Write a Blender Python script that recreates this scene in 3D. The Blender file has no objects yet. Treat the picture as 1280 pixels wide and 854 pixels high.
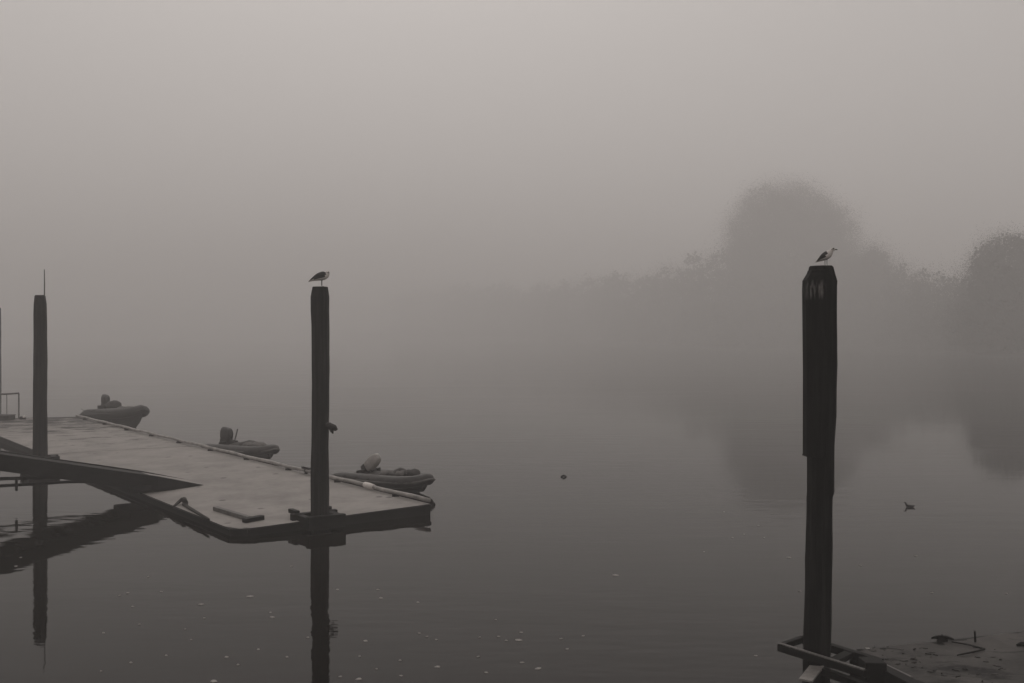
import bpy, bmesh, math, random
import numpy as np
from mathutils import Vector, Matrix, noise as mnoise

S = bpy.context.scene
COL = S.collection
R = math.radians
random.seed(7)
rng = np.random.default_rng(11)

# ------------------------------------------------------------------ camera geometry used to measure the place
CAM_H = 4.5           # metres above the water
FPX, HX, HY = 1280.0, 640.0, 416.0
def at(px, py, Y):    # a point at distance Y seen at a photo pixel
    return Vector(((px - HX) / FPX * Y, Y, CAM_H - (py - HY) / FPX * Y))
def on(px, py, z):    # a point at height z seen at a photo pixel
    return at(px, py, (CAM_H - z) * FPX / (py - HY))

# ------------------------------------------------------------------ materials
def new_mat(name):
    m = bpy.data.materials.new(name)
    m.use_nodes = True
    nt = m.node_tree
    return m, nt, nt.nodes['Principled BSDF']

def surf(name, dark, light, rough=0.7, scale=(6, 6, 6), bump=0.3, bdist=0.01, detail=8, spec=0.4, lo=0.35, hi=0.65, metal=0.0):
    m, nt, b = new_mat(name)
    N, L = nt.nodes, nt.links
    tc = N.new('ShaderNodeTexCoord'); mp = N.new('ShaderNodeMapping'); mp.inputs['Scale'].default_value = scale
    L.new(tc.outputs['Object'], mp.inputs['Vector'])
    n1 = N.new('ShaderNodeTexNoise'); n1.inputs['Scale'].default_value = 1.0; n1.inputs['Detail'].default_value = detail
    n1.inputs['Roughness'].default_value = 0.62
    L.new(mp.outputs[0], n1.inputs['Vector'])
    cr = N.new('ShaderNodeValToRGB')
    cr.color_ramp.elements[0].position = lo; cr.color_ramp.elements[1].position = hi
    cr.color_ramp.elements[0].color = (*dark, 1); cr.color_ramp.elements[1].color = (*light, 1)
    L.new(n1.outputs['Fac'], cr.inputs[0])
    L.new(cr.outputs[0], b.inputs['Base Color'])
    mr = N.new('ShaderNodeMapRange'); mr.inputs['To Min'].default_value = rough - .12; mr.inputs['To Max'].default_value = min(1, rough + .15)
    L.new(n1.outputs['Fac'], mr.inputs['Value']); L.new(mr.outputs[0], b.inputs['Roughness'])
    bp = N.new('ShaderNodeBump'); bp.inputs['Strength'].default_value = bump; bp.inputs['Distance'].default_value = bdist
    L.new(n1.outputs['Fac'], bp.inputs['Height']); L.new(bp.outputs[0], b.inputs['Normal'])
    b.inputs['Specular IOR Level'].default_value = spec
    b.inputs['Metallic'].default_value = metal
    return m

def g(v, t=1.0):      # a slightly warm grey
    return (v, v * .935, v * .89)

M = {}
M['pile'] = surf('weathered_pile_wood', g(.004), g(.034), .8, (17, 17, .8), .6, .02, spec=.2, lo=.42, hi=.72)
M['pile_pale'] = surf('weathered_pile_face', g(.004), g(.030), .8, (16, 16, .9), .6, .02, spec=.2, lo=.42, hi=.72)
M['beam'] = surf('wet_dark_timber', g(.004), g(.014), .7, (5, 5, 12), .5, .01, spec=.15)
M['beam_edge'] = surf('worn_timber_edge', g(.06), g(.16), .6, (8, 8, 8), .4, .01)
M['pale_board'] = surf('pale_board', g(.20), g(.34), .6, (10, 10, 10), .3, .005)
M['rail'] = surf('weathered_pipe', g(.16), g(.38), .5, (3, 3, 3), .2, .005)
M['wrap'] = surf('white_wrap', g(.60), g(.75), .5, (20, 20, 20), .3, .005)
M['rope'] = surf('dark_rope', g(.02), g(.06), .9, (60, 60, 60), .8, .005)
M['rubber'] = surf('grey_inflatable_fabric', g(.018), g(.048), .5, (4, 4, 4), .15, .005)
M['rubber_light'] = surf('faded_inflatable_fabric', g(.06), g(.12), .5, (5, 5, 5), .15, .005)
M['rubber_dark'] = surf('dark_inflatable_fabric', g(.012), g(.03), .5, (4, 4, 4), .15, .005)
M['hull_dark'] = surf('dark_hull', g(.008), g(.018), .45, (4, 4, 4), .15, .005)
M['cowl_dark'] = surf('dark_cowling', g(.006), g(.016), .4, (5, 5, 5), .1, .003)
M['cowl_pale'] = surf('pale_cowling', g(.26), g(.44), .4, (6, 6, 6), .1, .003)
M['metal'] = surf('dull_metal', g(.05), g(.11), .5, (8, 8, 8), .2, .003, metal=.3)
M['tarp'] = surf('dark_canvas', g(.02), g(.055), .8, (7, 7, 7), .8, .02)
M['tarp_pale'] = surf('grey_canvas', g(.05), g(.14), .8, (7, 7, 7), .8, .02)
M['white_feather'] = surf('white_feathers', g(.70), g(.82), .8, (40, 40, 40), .2, .002)
M['grey_feather'] = surf('grey_feathers', g(.03), g(.07), .8, (40, 40, 40), .3, .002)
M['dark_feather'] = surf('dark_feathers', g(.008), g(.022), .8, (40, 40, 40), .3, .002)
M['bill'] = surf('bill_horn', g(.03), g(.07), .5, (40, 40, 40), .1, .001)
M['leaf'] = surf('dark_foliage', g(.016), g(.045), .8, (.25, .25, .25), 0, .01, spec=.1)
M['bark'] = surf('bark', g(.03), g(.07), .9, (2, 2, .5), .5, .05)
M['bank'] = surf('bank_grass', g(.02), g(.05), .9, (.2, .2, .2), .4, .1)
M['foam'] = surf('pale_fleck', g(.22), g(.46), .7, (30, 30, 30), .2, .002)

# deck of the main float: pale worn sheet with dark damp mottling that gets heavier towards the far end
def deck_mat(name, base_d, base_l, mott, far_lo, far_hi):
    m, nt, b = new_mat(name)
    N, L = nt.nodes, nt.links
    tc = N.new('ShaderNodeTexCoord')
    def noise(scale, det, rough=.6, vec=None):
        n = N.new('ShaderNodeTexNoise'); n.inputs['Scale'].default_value = scale
        n.inputs['Detail'].default_value = det; n.inputs['Roughness'].default_value = rough
        L.new(vec or tc.outputs['Object'], n.inputs['Vector']); return n
    def ramp(src, p0, p1, c0, c1):
        r = N.new('ShaderNodeValToRGB'); e = r.color_ramp.elements
        e[0].position = p0; e[1].position = p1; e[0].color = (*c0, 1); e[1].color = (*c1, 1)
        L.new(src, r.inputs[0]); return r
    n1 = noise(.9, 10, .72); r1 = ramp(n1.outputs['Fac'], .36, .62, base_d, base_l)
    mp = N.new('ShaderNodeMapping'); mp.inputs['Rotation'].default_value = (0, 0, R(37)); mp.inputs['Scale'].default_value = (.8, 2.2, 1)
    L.new(tc.outputs['Object'], mp.inputs['Vector'])
    n2 = noise(1.3, 9, .7, mp.outputs[0])
    sx = N.new('ShaderNodeSeparateXYZ'); L.new(tc.outputs['Object'], sx.inputs[0])
    mr = N.new('ShaderNodeMapRange'); mr.inputs['From Min'].default_value = far_lo; mr.inputs['From Max'].default_value = far_hi
    mr.inputs['To Min'].default_value = -.16; mr.inputs['To Max'].default_value = .12
    L.new(sx.outputs['Y'], mr.inputs['Value'])
    ad = N.new('ShaderNodeMath'); ad.operation = 'ADD'; L.new(n2.outputs['Fac'], ad.inputs[0]); L.new(mr.outputs[0], ad.inputs[1])
    r2 = ramp(ad.outputs[0], .51, .60, (0, 0, 0), (1, 1, 1))
    mx = N.new('ShaderNodeMix'); mx.data_type = 'RGBA'; mx.inputs['B'].default_value = (*mott, 1)
    L.new(r2.outputs[0], mx.inputs['Factor']); L.new(r1.outputs[0], mx.inputs['A'])
    # small dark spots (droppings, grit)
    vo = N.new('ShaderNodeTexVoronoi'); vo.inputs['Scale'].default_value = 1.1; L.new(tc.outputs['Object'], vo.inputs['Vector'])
    n3 = noise(7, 3); n4 = noise(.35, 2)
    a2 = N.new('ShaderNodeMath'); a2.operation = 'MULTIPLY_ADD'; a2.inputs[1].default_value = .12
    L.new(n3.outputs['Fac'], a2.inputs[0]); L.new(vo.outputs['Distance'], a2.inputs[2])
    r3 = ramp(a2.outputs[0], .13, .18, (.75, .75, .75), (0, 0, 0))
    gate = ramp(n4.outputs['Fac'], .42, .5, (0, 0, 0), (1, 1, 1))
    ml = N.new('ShaderNodeMath'); ml.operation = 'MULTIPLY'; L.new(r3.outputs[0], ml.inputs[0]); L.new(gate.outputs[0], ml.inputs[1])
    m2 = N.new('ShaderNodeMix'); m2.data_type = 'RGBA'; m2.inputs['B'].default_value = (*g(.04), 1)
    L.new(ml.outputs[0], m2.inputs['Factor']); L.new(mx.outputs['Result'], m2.inputs['A'])
    L.new(m2.outputs['Result'], b.inputs['Base Color'])
    nb = noise(22, 6)
    bp = N.new('ShaderNodeBump'); bp.inputs['Strength'].default_value = .35; bp.inputs['Distance'].default_value = .01
    L.new(nb.outputs['Fac'], bp.inputs['Height']); L.new(bp.outputs[0], b.inputs['Normal'])
    rr = N.new('ShaderNodeMapRange'); rr.inputs['To Min'].default_value = .62; rr.inputs['To Max'].default_value = .9
    L.new(n1.outputs['Fac'], rr.inputs['Value']); L.new(rr.outputs[0], b.inputs['Roughness'])
    b.inputs['Specular IOR Level'].default_value = .2
    return m
M['deck'] = deck_mat('worn_deck', g(.22), g(.34), g(.03), -4.0, 13.0)
M['deck_dirty'] = deck_mat('dirty_deck', g(.028), g(.085), g(.009), -14, 14)

def droppings_on(m, zmin, zmax, xmin, xmax):
    """pale bird droppings run down from the top of a pile (object space)"""
    nt = m.node_tree; N, L = nt.nodes, nt.links; b = N['Principled BSDF']
    src = b.inputs['Base Color'].links[0].from_socket
    tc = N.new('ShaderNodeTexCoord'); sx = N.new('ShaderNodeSeparateXYZ'); L.new(tc.outputs['Object'], sx.inputs[0])
    def win(sock, lo, hi, soft):
        a = N.new('ShaderNodeMapRange'); a.inputs['From Min'].default_value = lo - soft; a.inputs['From Max'].default_value = lo + soft
        c = N.new('ShaderNodeMapRange'); c.inputs['From Min'].default_value = hi + soft; c.inputs['From Max'].default_value = hi - soft
        L.new(sock, a.inputs['Value']); L.new(sock, c.inputs['Value'])
        p = N.new('ShaderNodeMath'); p.operation = 'MULTIPLY'; L.new(a.outputs[0], p.inputs[0]); L.new(c.outputs[0], p.inputs[1]); return p.outputs[0]
    mp = N.new('ShaderNodeMapping'); mp.inputs['Scale'].default_value = (26, 26, 5); L.new(tc.outputs['Object'], mp.inputs['Vector'])
    n = N.new('ShaderNodeTexNoise'); n.inputs['Scale'].default_value = 1; n.inputs['Detail'].default_value = 4; L.new(mp.outputs[0], n.inputs['Vector'])
    r = N.new('ShaderNodeValToRGB'); r.color_ramp.elements[0].position = .45; r.color_ramp.elements[1].position = .66; L.new(n.outputs['Fac'], r.inputs[0])
    w = N.new('ShaderNodeMath'); w.operation = 'MULTIPLY'
    L.new(win(sx.outputs['Z'], zmin, zmax, .05), w.inputs[0]); L.new(win(sx.outputs['X'], xmin, xmax, .03), w.inputs[1])
    f = N.new('ShaderNodeMath'); f.operation = 'MULTIPLY'; L.new(w.outputs[0], f.inputs[0]); L.new(r.outputs[0], f.inputs[1])
    mx = N.new('ShaderNodeMix'); mx.data_type = 'RGBA'; mx.inputs['B'].default_value = (*g(.22), 1)
    L.new(f.outputs[0], mx.inputs['Factor']); L.new(src, mx.inputs['A']); L.new(mx.outputs['Result'], b.inputs['Base Color'])

def water_mat():
    m, nt, b = new_mat('still_dark_water')
    N, L = nt.nodes, nt.links
    tc = N.new('ShaderNodeTexCoord')
    def rip(scale, sx, sy, det):
        mp = N.new('ShaderNodeMapping'); mp.inputs['Scale'].default_value = (sx, sy, 1); L.new(tc.outputs['Object'], mp.inputs['Vector'])
        n = N.new('ShaderNodeTexNoise'); n.inputs['Scale'].default_value = scale; n.inputs['Detail'].default_value = det
        L.new(mp.outputs[0], n.inputs['Vector']); return n.outputs['Fac']
    big = rip(.05, 1, 2.2, 3)
    mask = N.new('ShaderNodeMapRange'); mask.inputs['From Min'].default_value = .45; mask.inputs['From Max'].default_value = .68
    mask.inputs['To Min'].default_value = .35; mask.inputs['To Max'].default_value = 1.6
    L.new(big, mask.inputs['Value'])
    a = rip(1.0, .5, 1.5, 2); c = rip(3.5, .6, 1.4, 2)
    ad = N.new('ShaderNodeMath'); ad.operation = 'MULTIPLY_ADD'; ad.inputs[1].default_value = .25
    L.new(c, ad.inputs[0]); L.new(a, ad.inputs[2])
    mu = N.new('ShaderNodeMath'); mu.operation = 'MULTIPLY'; L.new(ad.outputs[0], mu.inputs[0]); L.new(mask.outputs[0], mu.inputs[1])
    bp = N.new('ShaderNodeBump'); bp.inputs['Strength'].default_value = 1.0; bp.inputs['Distance'].default_value = .010
    L.new(mu.outputs[0], bp.inputs['Height']); L.new(bp.outputs[0], b.inputs['Normal'])
    b.inputs['Base Color'].default_value = (.006, .0045, .0035, 1)
    b.inputs['Specular Tint'].default_value = (1, .91, .86, 1)
    b.inputs['Roughness'].default_value = .03
    b.inputs['IOR'].default_value = 1.333
    b.inputs['Specular IOR Level'].default_value = .14
    return m
M['water'] = water_mat()

# ------------------------------------------------------------------ mesh helpers
def tag(o, label=None, cat=None, group=None, kind=None):
    if label: o['label'] = label
    if cat: o['category'] = cat
    if group: o['group'] = group
    if kind: o['kind'] = kind
    return o

def empty(name, loc, rz=0.0):
    o = bpy.data.objects.new(name, None); COL.objects.link(o)
    o.location = loc; o.rotation_euler = (0, 0, rz); o.empty_display_size = .3
    return o

class MB:
    """collects shapes in world or local space and links them as one mesh object"""
    def __init__(s): s.bm = bmesh.new(); s.mi = 0
    def poly(s, verts, faces):
        vs = [s.bm.verts.new(v) for v in verts]
        for f in faces:
            try:
                nf = s.bm.faces.new([vs[i] for i in f]); nf.material_index = s.mi
            except ValueError: pass
        return vs
    def prism(s, base, top):           # two rings of equal length, capped
        n = len(base); fs = [tuple(range(n - 1, -1, -1)), tuple(range(n, 2 * n))]
        fs += [(i, (i + 1) % n, n + (i + 1) % n, n + i) for i in range(n)]
        s.poly(list(base) + list(top), fs)
    def bar(s, a, b, w, h, up=Vector((0, 0, 1))):   # a squared bar from a to b
        a, b = Vector(a), Vector(b); d = (b - a).normalized()
        sd = d.cross(up)
        if sd.length < 1e-4: sd = Vector((1, 0, 0))
        sd.normalize(); u = sd.cross(d).normalized()
        ring = lambda p: [p - sd * w / 2 - u * h / 2, p + sd * w / 2 - u * h / 2, p + sd * w / 2 + u * h / 2, p - sd * w / 2 + u * h / 2]
        s.prism(ring(a), ring(b))
    def loft(s, rings, caps=True):
        n = len(rings[0]); vs = []; fs = []
        for r in rings: vs += list(r)
        for k in range(len(rings) - 1):
            for i in range(n):
                j = (i + 1) % n
                fs.append((k * n + i, k * n + j, (k + 1) * n + j, (k + 1) * n + i))
        if caps:
            fs.append(tuple(range(n - 1, -1, -1))); m = (len(rings) - 1) * n; fs.append(tuple(range(m, m + n)))
        return s.poly(vs, fs)
    def tube(s, pts, rad, n=10, sq=1.0, pw=1.0):    # swept tube, rad a number or list; sq flattens the vertical radius
        pts = [Vector(p) for p in pts]
        rads = rad if isinstance(rad, (list, tuple)) else [rad] * len(pts)
        rings = []; prev = None
        for i, p in enumerate(pts):
            t = (pts[min(i + 1, len(pts) - 1)] - pts[max(i - 1, 0)]).normalized()
            ref = Vector((0, 0, 1)) if abs(t.z) < .92 else Vector((0, 1, 0))
            if prev is not None and abs(prev.dot(t)) < .95: ref = prev
            sd = t.cross(ref).normalized(); u = sd.cross(t).normalized(); prev = u
            r = rads[i]; ra, rb = (r if isinstance(r, tuple) else (r, r * sq))
            ring = []
            for k in range(n):
                a = 2 * math.pi * k / n; c, q = math.cos(a), math.sin(a)
                c = math.copysign(abs(c) ** pw, c); q = math.copysign(abs(q) ** pw, q)
                ring.append(p + sd * ra * c + u * rb * q)
            rings.append(ring)
        s.loft(rings)
    def box(s, lo, hi):
        x0, y0, z0 = lo; x1, y1, z1 = hi
        s.prism([(x0, y0, z0), (x1, y0, z0), (x1, y1, z0), (x0, y1, z0)], [(x0, y0, z1), (x1, y0, z1), (x1, y1, z1), (x0, y1, z1)])
    def build(s, name, mats, parent=None, smooth=False, bevel=0, sub=0, origin=None, rough=0, rfreq=3.1):
        bmesh.ops.recalc_face_normals(s.bm, faces=s.bm.faces)
        if rough:
            for v in s.bm.verts:
                d = mnoise.noise_vector(v.co * rfreq); v.co += d * rough
        off = None
        if origin is not None:
            off = Vector(origin); bmesh.ops.translate(s.bm, vec=-off, verts=s.bm.verts)
        me = bpy.data.meshes.new(name); s.bm.to_mesh(me); s.bm.free()
        for m_ in (mats if isinstance(mats, (list, tuple)) else [mats]): me.materials.append(m_)
        if smooth:
            for p in me.polygons: p.use_smooth = True
        o = bpy.data.objects.new(name, me); COL.objects.link(o)
        if parent: o.parent = parent
        if off is not None: o.location = off
        if bevel:
            bv = o.modifiers.new('edge', 'BEVEL'); bv.width = bevel; bv.segments = 2; bv.limit_method = 'ANGLE'
        if sub:
            sb = o.modifiers.new('smooth', 'SUBSURF'); sb.levels = sub; sb.render_levels = sub
        return o

# ------------------------------------------------------------------ camera
cam = bpy.data.objects.new('camera', bpy.data.cameras.new('camera')); COL.objects.link(cam)
cam.location = (0, 0, CAM_H); cam.rotation_euler = (R(90), 0, 0)
cam.data.lens = 36; cam.data.sensor_width = 36; cam.data.sensor_fit = 'HORIZONTAL'
cam.data.shift_y = -(427 - HY) / 1280
cam.data.clip_start = .1; cam.data.clip_end = 5000
S.camera = cam

# ------------------------------------------------------------------ light: overcast sky behind fog
SUN_EL, SUN_AZ = R(48), R(200)
w = bpy.data.worlds.new('World'); S.world = w; w.use_nodes = True
N, L = w.node_tree.nodes, w.node_tree.links
bg = N['Background']
sky = N.new('ShaderNodeTexSky'); sky.sky_type = 'NISHITA'; sky.sun_disc = False
sky.sun_elevation = SUN_EL; sky.sun_rotation = -0.12; sky.dust_density = 6; sky.air_density = 1.0
bw = N.new('ShaderNodeRGBToBW'); L.new(sky.outputs[0], bw.inputs[0])
mxv = N.new('ShaderNodeMapRange'); mxv.inputs['From Max'].default_value = 20; mxv.inputs['To Min'].default_value = 5.0; mxv.inputs['To Max'].default_value = 11.0
L.new(bw.outputs[0], mxv.inputs['Value'])     # cloud evens the clear sky out
tint = N.new('ShaderNodeMix'); tint.data_type = 'RGBA'; tint.blend_type = 'MULTIPLY'; tint.inputs['Factor'].default_value = 1
tint.inputs['B'].default_value = (1.0, .937, .897, 1)
L.new(mxv.outputs[0], tint.inputs['A']); L.new(tint.outputs['Result'], bg.inputs['Color'])
bg.inputs['Strength'].default_value = .1
sl = bpy.data.lights.new('sun', 'SUN'); sl.energy = .5; sl.angle = R(40); sl.color = (1, .93, .88)
so = bpy.data.objects.new('sun', sl); COL.objects.link(so); so.location = (0, 0, 90)
# sky.sun_rotation r points at azimuth measured from +Y towards +X
d = Vector((math.sin(-.12) * math.cos(SUN_EL), math.cos(-.12) * math.cos(SUN_EL), math.sin(SUN_EL)))
so.rotation_euler = d.to_track_quat('Z', 'Y').to_euler()

# ------------------------------------------------------------------ water, far bank, haze
b = MB(); b.poly([(-990, -590, 0), (990, -590, 0), (990, 1390, 0), (-990, 1390, 0)], [(0, 1, 2, 3)])
tag(b.build('water', M['water']), kind='structure')

XS = [150, 420, 560, 700, 760, 820, 860, 900, 1100, 1210, 1340, 1700]
YS = [1380, 1100, 760, 550, 470, 412, 382, 355, 305, 220, 180, 155]
TP = [395, 374, 354, 348, 340, 328, 315, 297, 320, 329, 324, 324]
def shoreY(px): return float(np.interp(px, XS, YS))
def topY(px): return float(np.interp(px, XS, TP))
b = MB(); verts = []; faces = []
cols = list(range(425, 1701, 25)); prof = [(0, -.6), (3, .5), (9, 1.4), (30, 3.0), (120, 4.5), (400, 5.0)]
for px in cols:
    Y0 = shoreY(px)
    for dy, z in prof:
        Yn = Y0 + dy + 2 * math.sin(px * .05); x = (px - HX) / FPX * (Y0 + dy)
        verts.append((x, Yn, z + (.3 * math.sin(px * .13 + dy) if z > 0 else 0)))
n = len(prof)
for i in range(len(cols) - 1):
    for j in range(n - 1): faces.append((i * n + j, (i + 1) * n + j, (i + 1) * n + j + 1, i * n + j + 1))
b.poly(verts, faces); tag(b.build('far_bank', M['bank'], smooth=True), kind='structure')

def leaf_mesh(name, centres, sizes, mat, parent=None):
    """many small randomly turned leaf faces"""
    n = len(centres)
    a = rng.normal(size=(n, 3)); a /= np.linalg.norm(a, axis=1)[:, None]
    c = rng.normal(size=(n, 3)); c -= a * np.sum(a * c, axis=1)[:, None]; c /= np.linalg.norm(c, axis=1)[:, None]
    s = sizes[:, None]
    v = np.stack([centres - a * s, centres - c * s * .6, centres + a * s, centres + c * s * .6], axis=1).reshape(-1, 3)
    me = bpy.data.meshes.new(name)
    me.vertices.add(n * 4); me.vertices.foreach_set('co', v.astype(np.float32).ravel())
    me.loops.add(n * 4); me.loops.foreach_set('vertex_index', np.arange(n * 4, dtype=np.int32))
    me.polygons.add(n); me.polygons.foreach_set('loop_start', np.arange(0, n * 4, 4, dtype=np.int32))
    me.update(calc_edges=True); me.materials.append(mat)
    o = bpy.data.objects.new(name, me); COL.objects.link(o)
    if parent: o.parent = parent
    return o

def clumps(ells, per, leaf, fringe=2.0, fine=.14, share=2.0):
    """leaf clumps filling ellipsoids (cx,cy,cz,rx,ry,rz), with tiny leaves thinned out past the rim to imitate fog-softened edges"""
    P, Q = [], []
    for (cx, cy, cz, rx, ry, rz) in ells:
        rad3 = np.array([rx, ry, rz]); c0 = np.array([cx, cy, cz])
        k = max(10, int(per / 90)); m = max(4, per // k)
        dd = rng.normal(size=(k, 3)); dd /= np.linalg.norm(dd, axis=1)[:, None]
        cc = c0 + dd * rng.uniform(.1, .86, size=(k, 1)) ** .5 * rad3
        P.append(np.repeat(cc, m, axis=0) + rng.normal(size=(k * m, 3)) * rad3 * .13)
        # rim: clumps of uneven reach, then leaves scattered outward, the fog's soft edge built as shape
        n2 = int(per * share); k2 = max(30, n2 // 14); m2 = n2 // k2
        dd = rng.normal(size=(k2, 3)); dd /= np.linalg.norm(dd, axis=1)[:, None]
        cc = c0 + dd * rad3 * rng.uniform(.76, .97, size=(k2, 1)) + dd * rng.normal(size=(k2, 1)) * fringe * .3
        Q.append(np.repeat(cc, m2, axis=0) + rng.normal(size=(k2 * m2, 3)) * fringe * .8)
    P = np.concatenate(P); Q = np.concatenate(Q)
    A = np.concatenate([P, Q]); sz = np.concatenate([np.full(len(P), leaf), np.full(len(Q), fine)]) * rng.uniform(.6, 1.3, len(P) + len(Q))
    ok = A[:, 2] > .5
    return A[ok], sz[ok]

def tree(px, Y, top_px, width_px, label, lobes, n, base_z=2.0, leaf=.55, trunk=.6):
    c = at(px, HY, Y); ztop = CAM_H - (top_px - HY) / FPX * Y
    root = empty('tree', (c.x, Y, base_z)); tag(root, label, 'tree', 'trees on the far bank')
    H_ = ztop - base_z; Wd = width_px / FPX * Y / 2
    m = MB(); tz = H_ * .62
    m.tube([(0, 0, -1), (.2, 0, H_ * .15), (-.2, .2, H_ * .35), (.1, 0, tz)], [trunk * 1.5, trunk, trunk * .8, trunk * .3], 10)
    for k in range(9):
        a = k * 2.4; z0 = H_ * (.16 + .045 * k)
        e = Vector((math.cos(a) * Wd * .6, math.sin(a) * Wd * .6, z0 + H_ * .22))
        m.tube([(0, 0, z0), e * .5 + Vector((0, 0, z0 * .42)), e], [trunk * .4, trunk * .25, trunk * .08], 7)
    m.build('trunk', M['bark'], root, smooth=True)
    ells = []
    for (ox, oz, rx, rz) in lobes:      # in fractions of half width / height
        ells.append((ox * Wd, rng.uniform(-.25, .25) * Wd, oz * H_, rx * Wd, rx * Wd, rz * H_))
    p, sz = clumps(ells, n // len(ells) // 3, leaf * 1.3, fringe=Y / 285 * 2.6, fine=Y / 285 * .12, share=5.0)
    leaf_mesh('crown', p, sz, M['leaf'], root)
    return root

tree(984, 375, 221, 168, 'tallest domed tree rising above the foggy treeline behind the right piling',
     [(-.22, .76, .52, .19), (.16, .75, .52, .19), (-.50, .64, .40, .19), (.50, .63, .44, .18), (-.1, .50, .8, .22), (.35, .46, .6, .22), (-.58, .42, .38, .2), (.66, .42, .34, .18), (0, .24, .9, .18)], 170000, leaf=.30)
tree(1266, 202, 287, 124, 'broad dark tree at the right edge of the foggy far bank',
     [(0, .74, .6, .22), (-.5, .58, .42, .2), (.5, .58, .45, .2), (0, .42, .95, .24), (-.5, .28, .6, .2), (.5, .28, .6, .2), (-.3, .1, .8, .14), (.4, .1, .8, .14)], 120000, 1.5, .22, .4)
tree(1088, 330, 304, 76, 'small rounded tree at the right shoulder of the tall domed tree',
     [(0, .72, .6, .22), (-.4, .52, .6, .2), (.4, .5, .6, .2), (0, .3, 1.0, .22)], 60000, 2.0, .27, .35)

ells = []
for px in np.arange(500, 1420, 9.0):
    Y0 = shoreY(px)
    for row in range(3):
        Y = Y0 + 4 + row * 9 + rng.uniform(-3, 3)
        zt = CAM_H - (topY(px) + rng.normal() * 4 - HY) / FPX * Y0
        zt *= (.42, .75, 1.0)[row] * rng.uniform(.9, 1.03)
        r = rng.uniform(.16, .24) * max(zt, 8)
        x = (px - HX) / FPX * Y + rng.uniform(-2, 2)
        z = zt - r
        while z > -.3 * r:
            ells.append((x + rng.uniform(-1, 1), Y, z, r * 1.15, r * 1.1, r)); z -= r * 1.35
print('woodland lobes', len(ells))
p, sz = clumps(ells, 170, .50, fringe=2.8, fine=.14, share=6.0)
tag(leaf_mesh('woodland', p, sz * np.clip(p[:, 1] / 300, .8, 2.5), M['leaf']), 'dark wooded far bank fading to the left into the fog', 'woodland', kind='stuff')

hz = MB(); hz.box((-1000, -600, -1), (1000, 1400, 62))
hm = bpy.data.materials.new('fog'); hm.use_nodes = True; hn = hm.node_tree
hn.nodes.remove(hn.nodes['Principled BSDF'])
pv = hn.nodes.new('ShaderNodeVolumePrincipled'); pv.inputs['Density'].default_value = .0045
pv.inputs['Color'].default_value = (.97, .955, .948, 1); pv.inputs['Anisotropy'].default_value = .2
hn.links.new(pv.outputs[0], hn.nodes['Material Output'].inputs['Volume'])
tag(hz.build('haze', hm), kind='stuff')

# ------------------------------------------------------------------ the long floating dock
A = on(538, 630, .27); B = on(293, 663, .17)
F = on(95, 521, .36); Gc = Vector((-27.2, 50.2, .27))
dock = empty('floating_dock', (A + B + F + Gc) / 4 * 1.0)
dock.location.z = 0; DO = dock.location.copy()
tag(dock, 'long pale floating dock with a pipe along its far edge, gangway resting on it', 'dock')
def quadpt(u, v):   # u along the length from the front, v across from the left edge to the right edge
    return (B.lerp(A, v)).lerp(Gc.lerp(F, v), u)
m = MB()
nu, nv = 60, 10; vs = []
# clipped near-left corner
for i in range(nu + 1):
    for j in range(nv + 1):
        q = quadpt(i / nu, j / nv); vs.append(q)
vs[0] = quadpt(.003, .03)
fs = [(i * (nv + 1) + j, i * (nv + 1) + j + 1, (i + 1) * (nv + 1) + j + 1, (i + 1) * (nv + 1) + j) for i in range(nu) for j in range(nv)]
m.poly(vs, fs)
m.build('deck', M['deck'], dock, origin=DO).location = (0, 0, 0)
def fascia(p, q, inset=.02):
    m = MB()
    a, c = Vector(p), Vector(q); d_ = (c - a).normalized(); nrm = Vector((d_.y, -d_.x, 0))
    ring = lambda s, z: s
    lo = Vector((0, 0, -.45))
    a2, c2 = a - nrm * .18, c - nrm * .18
    t = Vector((0, 0, -.006))
    m.prism([a + lo, c + lo, c2 + lo, a2 + lo], [a + t, c + t, c2 + t, a2 + t])
    # a rub strip that stands a little proud of the fascia
    k = nrm * .03; z1 = Vector((0, 0, -.02)); z2 = Vector((0, 0, -.10))
    m.prism([a + k + z2, c + k + z2, c - nrm * .01 + z2, a - nrm * .01 + z2], [a + k + z1, c + k + z1, c - nrm * .01 + z1, a - nrm * .01 + z1])
    o = m.build('side_beam', M['beam'], dock, origin=DO); o.location = (0, 0, 0); return o
B1 = quadpt(.0065, 0); B2 = quadpt(0, .06)
fascia(B2, A); fascia(B1, B2); fascia(Gc, B1); fascia(A, F); fascia(F, Gc)
# pipe rail along the far (right) edge, carried on short blocks
ra, rb_ = quadpt(0, 1) + Vector((.03, -.03, 0)), quadpt(.985, .992)
m = MB(); pts = []
for i in range(41):
    q = ra.lerp(rb_, i / 40); pts.append(q + Vector((0, 0, .10 + .012 * math.sin(i * 1.7))) - Vector((.05, .04, 0)))
m.tube(pts, .052, 10)
rail = m.build('edge_pipe', M['rail'], dock, smooth=True, origin=DO); rail.location = (0, 0, 0)
for i in range(2, 40, 4):
    m = MB(); q = pts[i]; m.box((q.x - .09, q.y - .09, q.z - .125), (q.x + .09, q.y + .09, q.z - .04))
    o = m.build('pipe_block', M['beam'], rail, origin=DO); o.location = (0, 0, 0)
def onrail(px):   # point of the pipe seen at photo column px
    return min((pts[i].lerp(pts[i + 1], t / 20) for i in range(40) for t in range(20)), key=lambda q: abs(q.x / q.y * FPX + HX - px))
m = MB(); m.tube([onrail(456.5), onrail(462), onrail(467)], [.075, .08, .072], 10)
o = m.build('pipe_wrap', M['wrap'], rail, smooth=True, origin=DO); o.location = (0, 0, 0); o['label'] = 'white wrapping round the edge pipe'
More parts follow.
